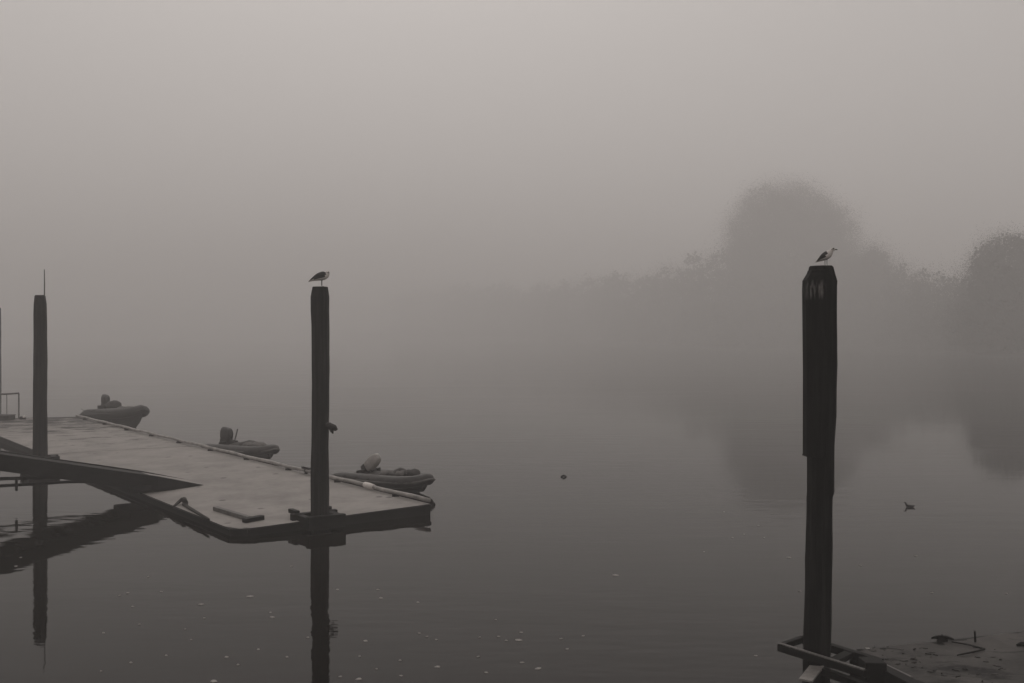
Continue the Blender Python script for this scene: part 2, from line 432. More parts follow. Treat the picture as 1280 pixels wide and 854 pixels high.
q = onrail(383); m = MB(); m.bar(q + Vector((-.16, .2, .07)), q + Vector((.14, -.2, .07)), .07, .06); m.box((q.x - .05, q.y - .05, q.z - .1), (q.x + .05, q.y + .05, q.z + .07))
o = m.build('cleat', M['beam'], rail, bevel=.01, origin=DO); o.location = (0, 0, 0)
# seam strip across the deck
m = MB(); s1, s2 = on(70, 567, .275), on(240, 557.5, .325)
m.bar(s1.lerp(s2, -.1) + Vector((0, 0, .002)), s2 + Vector((0, 0, .002)), .05, .008)
o = m.build('seam_strip', M['rail'], dock, origin=DO); o.location = (0, 0, 0)

def pile_guide(c, dirv, w_, dp, z0, z1, name='pile_guide'):
    """timber collar that holds the dock to a pile: four beams round the pile plus cheek blocks"""
    d1 = Vector((dirv[0], dirv[1], 0)).normalized(); d2 = Vector((-d1.y, d1.x, 0))
    m = MB(); zc = (z0 + z1) / 2; h = z1 - z0
    P = lambda a, e: Vector((c[0], c[1], zc)) + d1 * a + d2 * e
    m.bar(P(-w_ / 2, -dp / 2), P(w_ / 2, -dp / 2), .16, h)
    m.bar(P(-w_ / 2 - .1, dp / 2), P(w_ / 2 + .1, dp / 2), .16, h * .9)
    m.bar(P(-w_ / 2 + .08, -dp / 2), P(-w_ / 2 + .08, dp / 2), .16, h * .82)
    m.bar(P(w_ / 2 - .08, -dp / 2), P(w_ / 2 - .08, dp / 2), .16, h * .82)
    o = m.build(name, M['beam'], dock, bevel=.015, rough=.012, origin=DO); o.location = (0, 0, 0)
    return o

vdir = (A - B).normalized()
PM = on(400, 661, 0); PL = on(50, 587, 0)
o = pile_guide((PM.x, PM.y), vdir, .92, .66, .06, .36)
for sgn in (-1, 1):
    m = MB(); e = Vector((PM.x, PM.y, .36)) + vdir * .40 * sgn
    m.bar(e - Vector((vdir.y, -vdir.x, 0)) * .35, e + Vector((-vdir.y, vdir.x, 0)) * .75 + Vector((0, 0, 0)), .12, .10)
    ch = m.build('guide_arm', M['beam'], o, bevel=.01, rough=.01, origin=DO); ch.location = (0, 0, 0)
pile_guide((PL.x + .05, PL.y), vdir, .95, .75, .02, .45)

# ------------------------------------------------------------------ pilings
def pile(base, edges, Y, mat, label, cat='piling', rot=0.6, top=None, ph=0.0):
    """edges: (photo row, left column, right column) read off the pile; each row becomes one eight-sided section"""
    root = empty('piling', (base.x, base.y, 0)); tag(root, label, cat)
    m = MB(); rings = []
    fine = []
    for k in range(len(edges) - 1):
        y0, l0, r0 = edges[k]; y1, l1, r1 = edges[k + 1]
        st = max(1, int((y1 - y0) / 14))
        for s_ in range(st): fine.append((y0 + (y1 - y0) * s_ / st, l0 + (l1 - l0) * s_ / st, r0 + (r1 - r0) * s_ / st))
    fine.append(edges[-1])
    for (py, l, r) in fine:
        z = CAM_H - (py - HY) / FPX * Y; cx = ((l + r) / 2 - HX) / FPX * Y - base.x; hw = (r - l) / 2 / FPX * Y
        ring = []
        for i in range(8):
            a = rot + math.pi / 4 * i; rr = hw / 1.0 * (1.0 if i % 2 == 0 else .95)
            jit = .015 * mnoise.noise((i * 3.1 + ph, z * 1.4, ph)) + .008 * mnoise.noise((i * 7.7, z * 5, ph))
            ring.append(Vector((cx + math.cos(a) * (rr + jit), math.sin(a) * (rr + jit), z)))
        rings.append(ring)
    low = rings[-1]; rings.append([Vector((v.x, v.y, -2.5)) for v in low])
    m.loft(rings)
    o = m.build('shaft', mat, root, bevel=.006)
    return root, o

YM, YL, YR = PM.y, PL.y, 13.15
rm, _ = pile(PM, [(358.5, 391, 409.5), (359.5, 390.6, 410), (371, 388.8, 411.8), (440, 389.2, 411.6), (480, 390, 411.4), (530, 389.8, 411.2), (600, 388.6, 411.2), (661, 388.4, 411.6)], YM,
      M['pile'], 'middle weathered timber piling at the dock corner with a dark-backed gull on top', rot=.28, ph=1.2)
m = MB()   # tattered rope end tied on the right side
kz = CAM_H - (535 - HY) / FPX * YM; kx = .24
m.tube([(kx - .10, -.08, kz + .10), (kx + .01, -.06, kz + .05), (kx + .09, -.04, kz + .01), (kx + .15, -.04, kz - .05)], [.05, .075, .075, .03], 8)
m.tube([(kx + .02, -.06, kz + .02), (kx + .05, -.06, kz - .07), (kx + .07, -.05, kz - .13)], [.05, .04, .012], 7)
m.tube([(kx - .02, -.05, kz + .13), (kx + .02, -.04, kz + .06), (kx + .06, -.03, kz - .02)], [.025, .05, .03], 7)
m.build('rope_knot', M['rope'], rm, smooth=True, rough=.02)
rl, _ = pile(PL, [(369, 44.5, 56), (370.5, 43.6, 57), (380, 42.6, 58.2), (480, 42.2, 58.5), (560, 41.6, 58.6), (587, 41.4, 58.6)], YL,
      M['pile_pale'], 'left timber piling with a thin rod standing on its top', rot=.45, ph=4.5)
m = MB(); zr0 = CAM_H - (372 - HY) / FPX * YL; zr1 = CAM_H - (337 - HY) / FPX * YL
m.tube([(.155, -.02, zr0 - .1), (.157, -.02, (zr0 + zr1) / 2), (.15, -.02, zr1)], [.022, .02, .014], 6); m.build('rod', M['metal'], rl)
PE = at(-4.4, HY, 80); PE.z = 0
pile(PE, [(384, -9, -.6), (386, -9.6, .9), (489, -10, 1.2)], 80, M['pile_pale'], 'hazy piling cut off by the left edge of the photo, by the handrail', rot=.3, ph=8)
PR = Vector(((1022 - HX) / FPX * YR, YR, 0))
prm = surf('old_pile_wood', g(.003), g(.026), .8, (17, 17, .8), .7, .02, spec=.15, lo=.45, hi=.75)
rr, sh = pile(PR, [(332.5, 1013, 1041), (334, 1011.6, 1042.6), (352, 1007, 1048.2), (358, 1006.5, 1048), (440, 1007, 1047), (520, 1007.5, 1045.6), (575, 1008, 1044), (615, 1007.5, 1043.6), (622, 1007, 1041.2), (700, 1005, 1041), (760, 1004, 1040.4), (840, 1002, 1039), (880, 1001, 1038.5)], YR,
      prm, 'right nearest tall dark piling with stepped timber facing, pale gull on top', rot=.75, ph=2.7)
# timber facing on the left face that ends part way down
z1 = CAM_H - (352 - HY) / FPX * YR; z0 = CAM_H - (570 - HY) / FPX * YR; z2 = CAM_H - (338 - HY) / FPX * YR
fx0, fx1 = (1003.8 - HX) / FPX * YR - PR.x, (1012 - HX) / FPX * YR - PR.x
fm = surf('pile_facing_wood', g(.003), g(.020), .8, (17, 17, .8), .7, .02, spec=.15, lo=.45, hi=.75)
droppings_on(fm, z1 - .20, z1 - .02, -.17, .02)
m = MB(); rings = []
for z, sx in ((z0, .0), (z0 + .03, .01), ((z0 + z1) / 2, .012), (z1 - .1, .0), (z1 + .01, .005), (z2 - .04, .062), (z2, .075)):
    rings.append([Vector((fx0 + sx, .06, z)), Vector((fx0 + sx + .01, -.09, z)), Vector((fx0 + .11 + sx, -.205 + sx * .5, z)), Vector((fx0 + .235 + sx * .3, -.232 + sx * .5, z)), Vector((fx0 + .235 + sx * .3, -.1, z)), Vector((fx0 + .1, .06, z))])
m.loft(rings); m.build('facing_board', fm, rr, bevel=.008)

# ------------------------------------------------------------------ gangway on to the dock, with two pipes slung below it
T = [at(-60, 561, 24.65), on(0, 567.5, 1.50), on(98, 576.5, 1.16), on(157, 585, .92), on(197, 595.5, .62), on(256, 606.5, .215)]
T[2] = T[1].lerp(T[4], .42); T[3] = T[1].lerp(T[4], .72)
back = Vector((-.62, .80, 0)).normalized() * 1.45
T0 = T[1] + (T[1] - T[2]).normalized() * 4.5
path = [T0] + T[1:]
gw = empty('gangway', (T[5].x, T[5].y, .2)); tag(gw, 'dark gangway ramp sloping down from the left on to the dock', 'gangway')
GO = Vector(gw.location)
dep = [.44, .42, .42, .42, .40, .03]
for off in (Vector((0, 0, 0)), back):
    m = MB(); th = Vector((.62, -.80, 0)).normalized() * .09
    rings = []
    for i, p in enumerate(path):
        q = p + off; dn = Vector((0, 0, -dep[i]))
        rings.append([q + th * .5, q - th * .5, q - th * .5 + dn, q + th * .5 + dn])
    m.loft(rings); o = m.build('girder', M['beam'], gw, bevel=.01, rough=.02, rfreq=2.3, origin=GO); o.location = (0, 0, 0)
m = MB(); rings = []
for i, p in enumerate(path):
    q = p + Vector((0, 0, -.035 if i < 5 else -.006)); e0, e1 = q + back * .035, q + back * .965
    dn = Vector((0, 0, -.05 if i < 5 else -.015))
    rings.append([e0, e1, e1 + dn, e0 + dn])
m.loft(rings[:5]); o = m.build('walkway', M['beam'], gw, origin=GO); o.location = (0, 0, 0)
m = MB(); m.loft(rings[4:]); o = m.build('foot_plate', M['deck'], gw, origin=GO); o.location = (0, 0, 0)
m = MB()                                    # cross beams under the walkway
for k in range(14):
    t = k / 13 * 3.6; i = int(t); q = path[i].lerp(path[i + 1], t - i) + Vector((0, 0, -.30))
    m.bar(q + back * .04, q + back * .96, .07, .1)
o = m.build('cross_beam', M['beam'], gw, origin=GO); o.location = (0, 0, 0)
# hinge shoe under the foot, resting on the dock edge
m = MB(); q0 = path[4] + Vector((0, 0, -.26)); m.prism(*[[Vector((p.x, p.y, z)) for p in (q0 - (path[5] - path[4]) * .55, q0 + (path[5] - path[4]) * .35, q0 + (path[5] - path[4]) * .35 + back, q0 - (path[5] - path[4]) * .55 + back)] for z in (.24, q0.z + .05)])
o = m.build('hinge_shoe', M['beam'], gw, bevel=.02, origin=GO); o.location = (0, 0, 0)

def pipe(pxs, z0, z1, rad, label, stub=False):
    pts = []
    for i, (px, py) in enumerate(pxs):
        pts.append(on(px, py, z0 + (z1 - z0) * i / (len(pxs) - 1)))
    first = pts[0] + (pts[0] - pts[1]).normalized() * 3
    pts = [first] + pts
    root = pts[-1].copy()
    m = MB(); m.tube(pts, rad, 8)
    o = m.build('pipe', M['beam'], smooth=True, origin=root); tag(o, label, 'pipe', 'pipes slung under the gangway')
    if stub:
        s = on(20.5, 606, z0); h = MB(); h.bar(s + Vector((0, 0, .16)), s + Vector((0, 0, -.16)), .05, .05)
        c = h.build('hanger', M['beam'], o, origin=root); c.location = (0, 0, 0)
pipe([(0, 607.5), (45, 605), (85, 602.5), (130, 602)], .54, .44, .04, 'lower thin dark pipe running under the gangway above the water', True)
pipe([(0, 598.5), (30, 598), (60, 597), (110, 597)], .73, .62, .045, 'upper thin dark pipe close beneath the gangway girder')

# ------------------------------------------------------------------ things lying on the dock
def deckz(x, y):   # dock surface height
    best = None
    for i in range(61):
        for j in range(11):
            q = quadpt(i / 60, j / 10); dd_ = (q.x - x) ** 2 + (q.y - y) ** 2
            if best is None or dd_ < best[0]: best = (dd_, q.z)
    return best[1]
def ond(px, py, lift=0):
    q = on(px, py, .22); q = on(px, py, deckz(q.x, q.y) + lift); return q
m = MB(); a, c = ond(269, 635.5, .05), ond(312, 648.5, .05); m.bar(a, c, .13, .10)
o = m.build('timber', M['beam_edge'], bevel=.012, rough=.006, origin=(a + c) / 2 - Vector((0, 0, .05))); tag(o, 'long loose timber lying on the near corner of the dock', 'timber', 'loose timbers on the dock')
m = MB(); a, c = ond(305, 651, .05), ond(328, 646.5, .05); m.bar(a, c, .16, .10)
o = m.build('timber', M['beam'], bevel=.012, rough=.006, origin=(a + c) / 2 - Vector((0, 0, .05))); tag(o, 'short dark timber lying across the end of the long one', 'timber', 'loose timbers on the dock')
m = MB()
rp = [ond(216, 634.5, -.02), ond(221, 629.5, .05), ond(226, 625, .10), ond(230, 624.5, .12), ond(232, 629, .06), ond(230, 630.5, .04), ond(235, 634, .035), ond(247, 641.5, .03), ond(261, 649.5, .03)]
m.tube(rp, [.03, .035, .05, .07, .07, .05, .04, .04, .03], 8)
m.tube([ond(227, 624, .1), ond(231, 626, .1), ond(233, 630.5, .04)], [.05, .06, .05], 7)
o = m.build('mooring_rope', M['rope'], smooth=True, rough=.01, origin=rp[4] * 1.0); tag(o, 'dark mooring rope knotted at the dock edge beside the gangway foot', 'rope')

# handrail and boxes at the far end of the dock
zf = .29; YH = 49.6
root = empty('handrail', at(23, 523, YH)); tag(root, 'thin metal handrail frame at the far left end of the dock', 'handrail')
HO = Vector(root.location)
p0 = at(23.5, 523, YH); p1 = at(23.5, 492, YH)
for px in (23.5, 8.5, -10):
    m = MB(); yb = YH - (23.5 - px) * .02; m.tube([at(px, 524, yb), at(px, 508, yb), at(px, 492, yb)], .035 if px > 20 else .02, 8)
    o = m.build('post', M['metal'], root, origin=HO); o.location = (0, 0, 0)
m = MB(); m.tube([at(24, 491.5, YH), at(12, 492.4, YH - .2), at(-14, 493.5, YH - .7)], .04, 8)
o = m.build('top_rail', M['metal'], root, origin=HO); o.location = (0, 0, 0)
m = MB(); q = at(5, 525.6, 49.3)
m.box((q.x - .9, q.y - .35, zf - .02), (q.x + .38, q.y + .35, q.z + .22)); m.box((q.x - .9, q.y - .38, q.z + .223), (q.x + .40, q.y + .38, q.z + .27))
o = m.build('dock_box', M['tarp'], bevel=.03, origin=(q.x, q.y, zf)); tag(o, 'low dark box on the dock beneath the handrail', 'box')
m = MB(); q = at(28.5, 524.5, 49.4)
m.tube([q + Vector((-.14, 0, .02)), q + Vector((-.08, 0, .07)), q + Vector((.06, .02, .06)), q + Vector((.14, 0, .0))], [.05, .1, .09, .04], 9)
o = m.build('bundle', M['tarp'], smooth=True, rough=.02, origin=q); tag(o, 'small dark bundle with a pale knob at the foot of the handrail', 'bundle')
h = MB(); h.tube([q + Vector((.05, -.02, .08)), q + Vector((.07, -.02, .13)), q + Vector((.07, -.02, .19))], [.05, .065, .03], 8)
c = h.build('knob', M['wrap'], o, smooth=True, origin=q); c.location = (0, 0, 0)

# ------------------------------------------------------------------ dinghies moored on the far side of the dock
def dinghy(bow, stern, beam, tr, rise, label, fabric, top_fabric, hull_mat, cargo, engine, zc=.27, drop=.05):
    ax = (bow - stern); Ln = ax.length; rz = math.atan2(ax.y, ax.x)
    root = empty('inflatable_dinghy', (stern.x, stern.y, 0), rz); tag(root, label, 'dinghy', 'dinghies moored along the dock')
    hb = beam / 2 - tr
    # side tubes and raised bow as one swept ring open at the stern
    half = []
    for t in np.linspace(0, 1, 15):
        if t < .6:
            x = -.15 + (Ln * .62 + .15) * t / .6; y = hb * (1 - .02 * t); z = zc - drop * (1 - t / .6) + .02 * t
        else:
            s_ = (t - .6) / .4; a = s_ * math.pi / 2
            x = Ln * .62 + (Ln * .38 - tr) * math.sin(a); y = hb * math.cos(a) ** .75 if s_ < 1 else 0
            z = zc + .02 + rise * s_ ** 1.6
        half.append((x, y, z))
    full = half + [(x, -y, z) for (x, y, z) in half[-2::-1]]
    n = len(full); rad = [tr * min(1, .35 + .65 * min(i, n - 1 - i) / 1.6) * (1 - .16 * math.exp(-((i - 14) / 3.0) ** 2)) for i in range(n)]
    zk_ = zc - tr
    m = MB(); m.tube(full, rad, 14); m.build('tube', fabric, root, smooth=True)
    # rubbing strake proud of the tube
    m = MB(); st = []
    for i, (x, y, z) in enumerate(full[1:-1]):
        c = Vector((Ln * .4, 0, z)); dv = Vector((x, y, z)) - Vector((min(x, Ln * .62), 0, z))
        if dv.length < 1e-4: dv = Vector((1, 0, 0))
        dv.normalize(); st.append(Vector((x, y, z)) + dv * tr * .99)
    m.tube(st, .035, 6); m.build('rubbing_strake', top_fabric, root, smooth=True)
    # V hull under the tubes
    tx0 = engine.get('inset', .5)
    m = MB(); rings = []
    for x, wv, zk, zt in ((tx0, hb + tr * .4, -.12, zc - drop - tr * .3), (Ln * .35, hb + tr * .4, -.16, zc - tr * .3), (Ln * .62, hb + tr * .3, -.14, zc - tr * .3),
                          (Ln * .78, hb * .78, -.10, zc - tr * .3 + rise * .2), (Ln * .87, hb * .46, .0, zc - tr * .3 + rise * .4), (Ln * .945, hb * .2, .16 + (zc - .4) * .8, zc - tr * .2 + rise * .7)):
        zm = zk + (zt - zk) * .42
        rings.append([Vector((x, -wv, zt)), Vector((x, -wv * .82, zm)), Vector((x - .03, 0, zk)), Vector((x, wv * .82, zm)), Vector((x, wv, zt)), Vector((x, 0, zt - .05))])
    m.loft(rings); m.build('hull', hull_mat, root, smooth=False, bevel=.01)
    tx = e_in = engine.get('inset', .5)
    m = MB(); m.box((tx - .03, -hb + tr * .3, -.02), (tx + .03, hb - tr * .3, zc + tr + .05)); m.build('transom', hull_mat, root, bevel=.015)
    m = MB(); m.box((Ln * .36, -hb - .02, zc + tr * .5), (Ln * .36 + .24, hb + .02, zc + tr * .5 + .04)); m.build('seat', M['beam_edge'], root, bevel=.01)
    # lifeline rope swagging along the near side
    m = MB(); lp = []
    for i in range(25):
        t = i / 24; lp.append((Ln * .06 + Ln * .58 * t, -beam / 2 + .02, zc + tr * .3 - .07 * abs(math.sin(t * math.pi * 4)) + .03))
    m.tube(lp, .014, 5); m.build('lifeline', M['rope'], root)
    for (x, y, z, rx, ry, rz_, pale) in cargo:
        m = MB(); prof = [(-1, .05), (-.85, .55), (-.4, .95), (.1, 1), (.6, .85), (.9, .5), (1, .05)]
        m.tube([(x + a * rx, y, z + .03 * math.sin(a * 5)) for a, _ in prof], [(ry * k, rz_ * k) for _, k in prof], 12)
        m.build('spray_cover' if rx > .5 else 'bag', M['tarp_pale'] if pale else M['tarp'], root, smooth=True, rough=.05, rfreq=6.5)
    # outboard motor, tilted about the transom
    e = engine; mot = empty('outboard_motor', (tx - .1, e.get('y', 0), zc + tr - .03)); mot.parent = root
    mot.rotation_euler = (0, e['tilt'], e.get('yaw', 0)); s = e['s']
    m = MB(); k = [(.0, .125, .165), (.02, .135, .18), (.12, .145, .20), (.28, .145, .20), (.38, .13, .175), (.45, .10, .13), (.475, .03, .05)]
    rings = []
    for z, ry, rx in k:
        ring = []
        for i in range(16):
            a = 2 * math.pi * i / 16; c, q = math.cos(a), math.sin(a)
            c = math.copysign(abs(c) ** .5, c); q = math.copysign(abs(q) ** .5, q)
            ring.append(Vector((-.06 + rx * c * s * e.get('wx', 1) - .05 * z, ry * q * s, .12 + z * s * e.get('wz', 1))))
        rings.append(ring)
    m.loft(rings); m.build('cowling', e['mat'], mot, smooth=True)
    m = MB(); m.box((-.06 - .16 * s * e.get('wx', 1), -.13 * s, -.06), (-.06 + .15 * s * e.get('wx', 1), .13 * s, .13)); m.build('lower_cowl', M['cowl_dark'], mot, bevel=.03)
    m = MB(); m.tube([(-.05, 0, .16), (-.06, 0, -.1), (-.08, 0, -.45), (-.10, 0, -.75)], [(.10, .10), (.09, .10), (.05, .08), (.03, .07)], 10)
    m.tube([(-.22, 0, -.72), (-.1, 0, -.74), (.05, 0, -.74)], [.02, .05, .015], 8); m.build('leg', M['cowl_dark'], mot, smooth=True)
    m = MB(); m.box((-.12, -.12, -.22), (.09, .12, .16)); m.build('clamp', M['cowl_dark'], mot, bevel=.03)
    if 'tiller' in e:
        m = MB(); m.tube(e['tiller'], [.028, .024, .026], 7); m.build('tiller', M['cowl_dark'], mot, smooth=True)
    return root
def wl(px, Y): return Vector(((px - HX) / FPX * Y, Y, 0))
dinghy(wl(537, 28.5), wl(434, 30.7), 1.40, .185, .13, 'nearest dinghy at the dock end with a tilted pale outboard', M['rubber'], M['rubber_light'], M['hull_dark'],
       [(1.5, 0, .36, .45, .42, .10, False), (1.85, -.1, .43, .22, .3, .10, True), (2.15, .1, .47, .2, .22, .13, False), (2.4, -.06, .48, .18, .2, .10, True), (2.78, 0, .53, .2, .2, .12, False), (2.05, -.22, .42, .3, .12, .10, False)],
       dict(tilt=R(54), s=.88, wz=1.4, inset=.95, mat=M['cowl_pale'], y=0, tiller=[(.1, 0, .2), (.3, .02, .2), (.5, .02, .18)]))
dinghy(wl(343.5, 35.9), wl(267, 38.3), 1.3, .19, .13, 'middle dinghy with an upright dark outboard and raised tiller', M['rubber'], M['rubber_light'], M['hull_dark'],
       [(2.15, .05, .46, .34, .36, .14, False), (2.6, 0, .47, .42, .36, .11, True), (2.35, -.15, .46, .25, .2, .12, True), (1.6, 0, .4, .4, .38, .1, False)],
       dict(tilt=R(10), s=.98, wx=1.5, inset=.95, mat=M['cowl_dark'], tiller=[(.12, 0, .2), (.46, .0, .2), (.56, 0, .66)]))
dinghy(wl(179, 48.0), wl(117, 51.6), 1.6, .26, .26, 'farthest dinghy with a high bow and covered outboard, hazy', M['rubber_dark'], M['rubber_dark'], M['hull_dark'],
       [(2.2, .0, .95, .40, .36, .24, False), (3.7, 0, .86, .8, .42, .10, False), (2.9, 0, .72, .7, .45, .12, False)],
       dict(tilt=R(8), s=1.0, wx=1.4, inset=1.45, mat=M['cowl_dark']), zc=.62, drop=.22)

# ------------------------------------------------------------------ near float at the lower right with its pile guide
zn = .36
C0 = on(1062, 813, zn); C1 = C0 + Vector((.31, -.95, 0)) * 6; C2 = C0 + Vector((.95, .31, 0)) * 9
C3 = C2 + (C1 - C0)
nf = empty('floating_dock', ((C0 + C3) / 2).to_tuple()); nf.location.z = 0; NO = Vector(nf.location)
tag(nf, 'near dark dirty float in the lower right corner with a frame round the piling', 'dock')
m = MB(); vs = []; nn = 40
for i in range(nn + 1):
    for j in range(nn + 1):
        q = C0 + (C1 - C0) * (i / nn) + (C2 - C0) * (j / nn)
        if i == 0 or j == 0 or i == nn or j == nn:
            q = q + Vector((mnoise.noise(q * 2.3 + Vector((9, 0, 0))), mnoise.noise(q * 2.3), 0)) * (.03 if i == 0 else .015)
        q = Vector((q.x, q.y, zn + .02 * mnoise.noise(q * 1.7) + .02 * mnoise.noise(q * 5.1) + (0 if i and j else -.01))); vs.append(q)
m.poly(vs, [(i * (nn + 1) + j, i * (nn + 1) + j + 1, (i + 1) * (nn + 1) + j + 1, (i + 1) * (nn + 1) + j) for i in range(nn) for j in range(nn)])
o = m.build('deck', M['deck_dirty'], nf, smooth=True, origin=NO); o.location = (0, 0, 0)
for p, q in ((C0, C1), (C2, C0), (C3, C2), (C1, C3)):
    m = MB(); d_ = (q - p).normalized(); nr = Vector((d_.y, -d_.x, 0)); ctr = (C0 + C3) / 2
    if nr.dot(p - ctr) < 0: nr = -nr
    i_ = -nr * .16; lo = Vector((0, 0, -.75)); up = Vector((0, 0, -.012))
    m.prism([p + lo, q + lo, q + i_ + lo, p + i_ + lo], [p + up, q + up, q + i_ + up, p + i_ + up])
    o = m.build('side_beam', M['beam'], nf, origin=NO); o.location = (0, 0, 0)
# worn cap along the near-left edge
m = MB(); m.bar(C0.lerp(C1, .10) + Vector((-.03, 0, .02)), C0.lerp(C1, .20) + Vector((-.03, 0, .015)), .09, .05)
o = m.build('edge_cap', M['beam_edge'], nf, bevel=.01, rough=.006, origin=NO); o.location = (0, 0, 0)
# guide frame
zg = .43
def og(px, py, z=zg): return on(px, py, z)
fr = MB()
n1, n2 = og(974, 809), og(1082, 843); k1, k2 = og(1003, 799), og(1102, 829)
fr.bar(n1, n2, .08, .09); fr.build('guide_beam', M['beam'], nf, bevel=.006, rough=.004, origin=NO).location = (0, 0, 0)
m = MB(); m.bar(n1 + Vector((0, 0, .052)), n1.lerp(n2, .98) + Vector((0, 0, .052)), .05, .012); o = m.build('beam_cap', M['beam_edge'], nf, origin=NO); o.location = (0, 0, 0)
for a_, b2_, w_, h_ in ((n1.lerp(k1, .12), k1, .07, .08), (k1, k2, .09, .10), (n1.lerp(n2, .62), k1.lerp(k2, .62), .12, .07)):
    m = MB(); m.bar(a_, b2_, w_, h_); o = m.build('guide_beam', M['beam'], nf, bevel=.006, rough=.004, origin=NO); o.location = (0, 0, 0)
m = MB(); q = og(1091, 831, .44); m.box((q.x - .13, q.y - .12, .1), (q.x + .13, q.y + .14, .5)); o = m.build('guide_block', M['beam'], nf, bevel=.015, rough=.01, origin=NO); o.location = (0, 0, 0)
m = MB(); a_, b2_ = og(1026, 838, .22), og(1090, 862, .22); m.bar(a_, b2_, .1, .09); m.bar(og(1100, 838, .34), og(1155, 866, .34), .16, .14)
o = m.build('lower_beam', M['beam'], nf, bevel=.01, rough=.006, origin=NO); o.location = (0, 0, 0)
m = MB(); a_, b2_ = og(1022, 832, .27), og(1007, 851, .2); m.bar(a_, b2_, .17, .03)
o = m.build('brace_board', M['pale_board'], nf, bevel=.006, origin=NO); o.location = (0, 0, 0); o['label'] = 'pale short board below the guide frame'
# trodden weed and bark litter on the near float
m = MB(); lr = random.Random(5)
for k in range(1300):
    u, v = lr.random() * .8, lr.random() ** 1.3 * .75
    q = C0 + (C1 - C0) * u + (C2 - C0) * v
    if mnoise.noise(Vector((q.x * 1.1, q.y * 2.3, 3))) < .02 + .25 * lr.random() - .1: continue
    a = lr.gauss(.3, .5); r = lr.uniform(.012, .06); e1 = Vector((math.cos(a), math.sin(a), 0)) * r; e2 = Vector((-math.sin(a), math.cos(a), 0)) * r * lr.uniform(.2, .5)
    c = Vector((q.x, q.y, zn + .02 * mnoise.noise(Vector((q.x, q.y, zn)) * 1.7) + .02 * mnoise.noise(Vector((q.x, q.y, zn)) * 5.1)))
    h = Vector((0, 0, lr.uniform(.004, .022)))
    m.prism([c - e1, c - e2, c + e1, c + e2], [c - e1 * .6 + h, c - e2 * .7 + h, c + e1 * .6 + h, c + e2 * .7 + h])
tag(m.build('weed_litter', M['tarp']), 'trodden dark weed and bark litter scattered on the near float', 'litter', kind='stuff')
# odds and ends on the near float
def onn(px, py, lift=0): return on(px, py, zn + lift)
m = MB(); q = onn(1178, 801)
m.tube([q + Vector((-.15, 0, .035)), q + Vector((-.07, 0, .05)), q + Vector((.06, -.01, .045)), q + Vector((.15, -.02, .02))], [.014, .026, .026, .012], 8)
m.box((q.x - .07, q.y - .03, q.z - .01), (q.x + .06, q.y + .03, q.z + .04)); m.tube([q + Vector((-.02, 0, .05)), q + Vector((.0, 0, .085))], [.024, .012], 7)
o = m.build('cleat', M['beam'], bevel=.004, rough=.006, rfreq=9, origin=q); tag(o, 'dark low mooring cleat on the far edge of the near float', 'cleat')
m = MB(); pts2 = [onn(1190, 802, .02), onn(1211, 806.5, .02), onn(1230, 811, .02), onn(1222, 814, .02), onn(1206, 817, .02), onn(1196, 819, .02)]
m.tube(pts2, [.010, .012, .014, .013, .011, .008], 7)
o = m.build('rope', M['beam'], smooth=True, rough=.008, rfreq=6, origin=pts2[2] * 1.0); tag(o, 'bent dark rope lying on the near float beside the cleat', 'rope')
q = onn(1219, 802.5); m = MB(); m.tube([q, q + Vector((-.002, 0, .07)), q + Vector((-.006, 0, .145))], [.015, .014, .013], 7)
o = m.build('peg', M['beam'], origin=q); tag(o, 'short upright peg on the edge of the near float', 'peg')
q = onn(1276, 808); m = MB(); m.tube([q + Vector((-.06, 0, .01)), q + Vector((0, 0, .035)), q + Vector((.1, 0, .03)), q + Vector((.2, 0, .01))], [.015, .03, .03, .015], 8)
o = m.build('rope_coil', M['beam'], smooth=True, rough=.012, origin=q); tag(o, 'small dark coil of rope at the right photo edge on the near float', 'rope')

# ------------------------------------------------------------------ birds
def bird(name, loc, rz, sc, spine, mat_fn, mats, legs, label, cat):
    m = MB(); n = 14; rings = []
    P = [Vector((x, y, z)) for (x, y, z, _, _) in spine]
    for i, (x, y, z, rw, rh) in enumerate(spine):
        t = (P[min(i + 1, len(P) - 1)] - P[max(i - 1, 0)]).normalized()
        sd = t.cross(Vector((0, 0, 1)))
        sd = Vector((0, -1, 0)) if sd.length < .15 else sd.normalized()
        u = sd.cross(t).normalized()
        rings.append([P[i] + sd * rw * math.cos(2 * math.pi * k / n) + u * rh * math.sin(2 * math.pi * k / n) for k in range(n)])
    m.loft(rings)
    m.bm.faces.ensure_lookup_table(); bmesh.ops.recalc_face_normals(m.bm, faces=m.bm.faces)
    for f in m.bm.faces: f.material_index = mat_fn(f.calc_center_median(), f.normal)
    m.mi = len(mats) - 1
    for (lx, ly, lz) in legs:
        m.tube([(lx, ly, lz), (lx - .008, ly, lz * .5), (lx, ly, .006)], [.012, .007, .007], 7)
        for a in (-.5, 0, .5): m.tube([(lx - .005, ly, .008), (lx + .05 * math.cos(a), ly + .05 * math.sin(a), .005)], [.006, .004], 5)
    bmesh.ops.scale(m.bm, vec=(sc, sc, sc), verts=m.bm.verts)
    o = m.build(name, mats, smooth=True, sub=1); o.location = loc; o.rotation_euler = (0, 0, rz)
    tag(o, label, cat); return o
